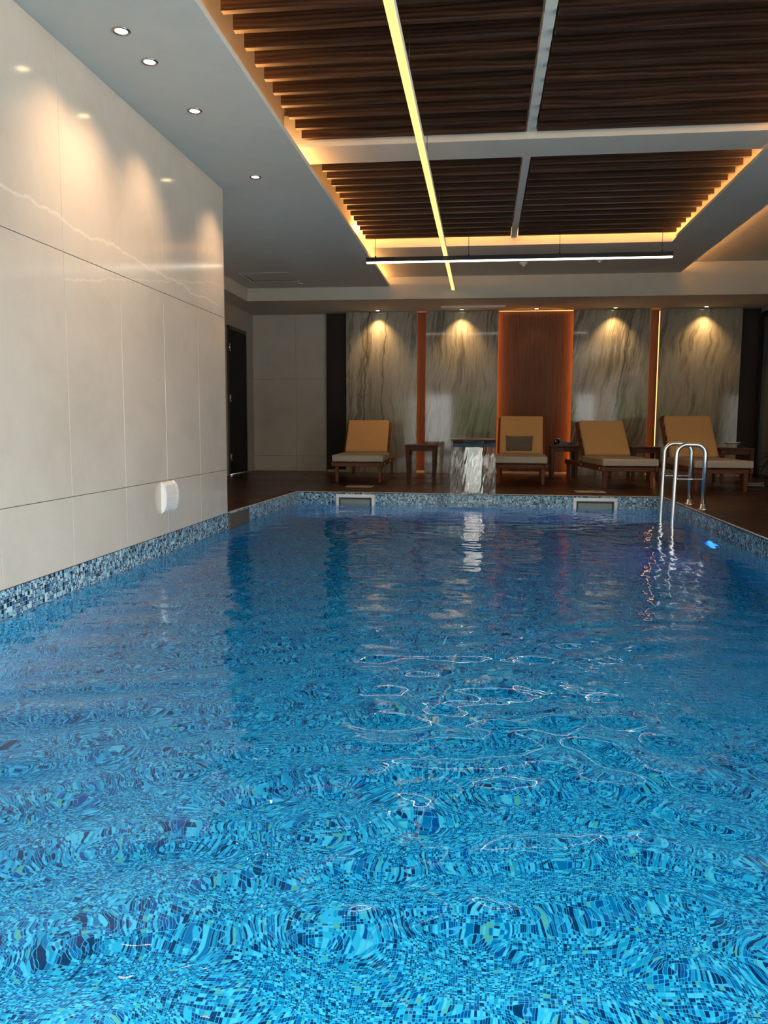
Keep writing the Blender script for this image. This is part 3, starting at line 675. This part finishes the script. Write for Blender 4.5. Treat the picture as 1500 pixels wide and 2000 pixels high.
LG = [(-1.575, 10.13, 2.0, 46, .66, 'leftmost mustard cushioned wooden sun lounger in front of the left marble panel'),
      (.47, 10.17, -2.6, 53, .69, 'sun lounger with a grey pillow on its mustard back, right of the fountain'),
      (1.705, 9.74, 7.0, 47, .66, 'mustard wooden sun lounger left of the pool ladder'),
      (2.69, 9.52, 5.0, 54, .69, 'rightmost mustard wooden sun lounger, behind the pool ladder')]
for i, (x, y, rz, ang, L, lb) in enumerate(LG):
    t = make_lounger(); add_back(t, ang, L)
    t.location = (x, y, 0); t.rotation_euler = (0, 0, R(rz)); tag(t, lb, 'lounger', 'sun loungers along the back wall')
# pillow on the second lounger
m = MB(); m.bm.free(); bm = bmesh.new(); bmesh.ops.create_grid(bm, x_segments=14, y_segments=10, size=.5); m.bm = bm
top = {}
for v_ in bm.verts:
    x, y = v_.co.x*2, v_.co.y*2; pf = (max(0, 1-abs(x)**2.6)*max(0, 1-abs(y)**2.6))**.5
    v_.co = Vector((x*.185*(1-.05*(1-y*y)*abs(x)), y*.125*(1-.06*(1-x*x)), .055*pf))
geo = bmesh.ops.duplicate(bm, geom=bm.verts[:]+bm.edges[:]+bm.faces[:])
for g_ in geo['geom']:
    if isinstance(g_, bmesh.types.BMVert): g_.co.z = -g_.co.z*.8
bmesh.ops.remove_doubles(bm, verts=bm.verts[:], dist=.0008)
o = m.build('throw_pillow', 'fabric_taupe', smooth=True)
tag(o, 'small rectangular grey brown pillow leaning on the lounger right of the fountain', 'pillow')
o.rotation_euler = (R(62), 0, R(-2.6)); o.location = (.485, 11.11, .485)

# ---- side tables
def side_table(x0, x1, y0, dep, h, label, ins=.035):
    w = (x1-x0)/2; t = empty('side_table', ((x0+x1)/2, y0+dep/2, 0), label=label, cat='side table', group='wooden side tables between the loungers')
    d = dep/2
    n_ = 5; pw = 2*d/n_
    for i in range(n_): boxo('top_board', (-w, -d+i*pw+.002, h-.022), (w, -d+(i+1)*pw-.002, h), 'table_wood', t, .003)
    for sx in (-1, 1):
        for sy in (-1, 1):
            m = MB(); m.taper((sx*(w-ins), sy*(d-ins)), .036, .054, 0, h-.024, top=(sx*(w-.032), sy*(d-.035))); m.build('leg', 'table_wood', t)
    for sy in (-1, 1): boxo('apron', (-w+.06, sy*(d-.035)-.011, h-.085), (w-.06, sy*(d-.035)+.011, h-.023), 'table_wood', t, .003)
    for sx in (-1, 1): boxo('apron', (sx*(w-.032)-.011, -d+.06, h-.085), (sx*(w-.032)+.011, d-.06, h-.023), 'table_wood', t, .003)
    return t
side_table(-1.075, -.635, 11.12, .44, .46, 'wooden side table between the leftmost lounger and the fountain', .045)
side_table(.93, 1.32, 11.38, .44, .46, 'wooden side table with a black appliance, between the two middle loungers')
side_table(1.99, 2.375, 11.2, .44, .455, 'wooden side table in front of the glowing wood strip')
side_table(3.07, 3.50, 10.95, .44, .455, 'wooden side table with a white bowl, beside the rightmost lounger')
# appliance
t = empty('hair_dryer', (1.02, 11.47, .46), label='glossy black hand appliance lying on the side table, cord hanging down', cat='appliance')
m = MB(); m.lathe([(.0005, -.045), (.03, -.042), (.045, -.02), (.048, .0), (.045, .02), (.03, .04), (.0005, .045)], (0, 0, .05), 20, close=False); m.build('head', 'black_gloss', t)
m = MB(); m.tube([(-.01, -.025, .09), (.03, -.04, .092), (.045, -.04, .085)], [.008, .01, .006], 8); m.tube([(-.028, -.035, .035), (-.026, -.04, .075)], .007, 8); m.build('chrome_ring', 'chrome', t, label='chrome trim')
m = MB(); m.prism([(-.02, .0), (.20, .004), (.225, .035), (.10, .055), (.03, .085), (-.02, .05)], 1, -.03, .03); m.build('handle', 'black_gloss', t)
m = MB(); cp = [(.0, -.06, .02), (-.01, -.10, .0)]+[(.025+.055*math.cos(R(a)), -.115, -.10+.085*math.sin(R(a))) for a in range(150, 420, 15)]+[(.03, -.115, -.25), (.03, -.11, -.36)]
m.tube(cp, .005, 7); m.build('cord', 'cable_grey', t)
# bowl
t = empty('bowl', (3.27, 11.16, .455), label='small white bowl on the side table at the far right', cat='bowl')
m = MB(); m.lathe([(.0005, .004), (.05, .004), (.055, .0), (.062, .0), (.066, .03), (.095, .06), (.098, .075), (.092, .075), (.085, .062), (.058, .036), (.0005, .03)], n=28, close=False); m.build('vessel', 'bowl_white', t)
m = MB(); m.lathe([(.098, .052), (.105, .058), (.104, .064), (.096, .062)], n=28, close=False); m.build('rim_band', 'fountain_steel', t)

# ---- plant and hose in the right corner
t = empty('potted_plant', (3.68, 10.5, 0), label='dark spiky plant in a black pot beside the glass at far right', cat='plant')
m = MB(); m.lathe([(.0005, 0), (.10, 0), (.13, .22), (.14, .24), (.125, .24), (.115, .2), (.0005, .2)], n=24, close=False); m.build('pot', 'black_satin', t)
rp_ = random.Random(9)
for i in range(34):
    a = i*2.399; L = rp_.uniform(.28, .5); el = R(rp_.uniform(20, 80)); m = MB(); P = []
    for s_ in range(7):
        q = s_/6; rr2 = L*q; e2 = el-1.0*q*q
        P.append(Vector((math.cos(a)*rr2*math.cos(e2), math.sin(a)*rr2*math.cos(e2), .2+rr2*math.sin(e2)+.02)))
    sd = Vector((-math.sin(a), math.cos(a), 0)); vv = []
    for s_, p in enumerate(P):
        w_ = .014*math.sin(math.pi*(.12+.86*s_/6)); vv.append((m.bm.verts.new(p-sd*w_), m.bm.verts.new(p+Vector((0, 0, -.004))), m.bm.verts.new(p+sd*w_)))
    for A, B in zip(vv, vv[1:]): m.bm.faces.new((A[0], A[1], B[1], B[0])); m.bm.faces.new((A[1], A[2], B[2], B[1]))
    m.build('leaf', 'plant_leaf', t)
m = MB(); m.tube([(3.30+.10*math.cos(a/3.)*(1+.1*math.sin(a)), 10.28+.08*math.sin(a/3.), .012+.0035*a/3) for a in range(40)], .010, 8)
m.build('coiled_hose', 'cable_grey', label='grey coiled hose on the deck under the rightmost lounger', cat='hose')
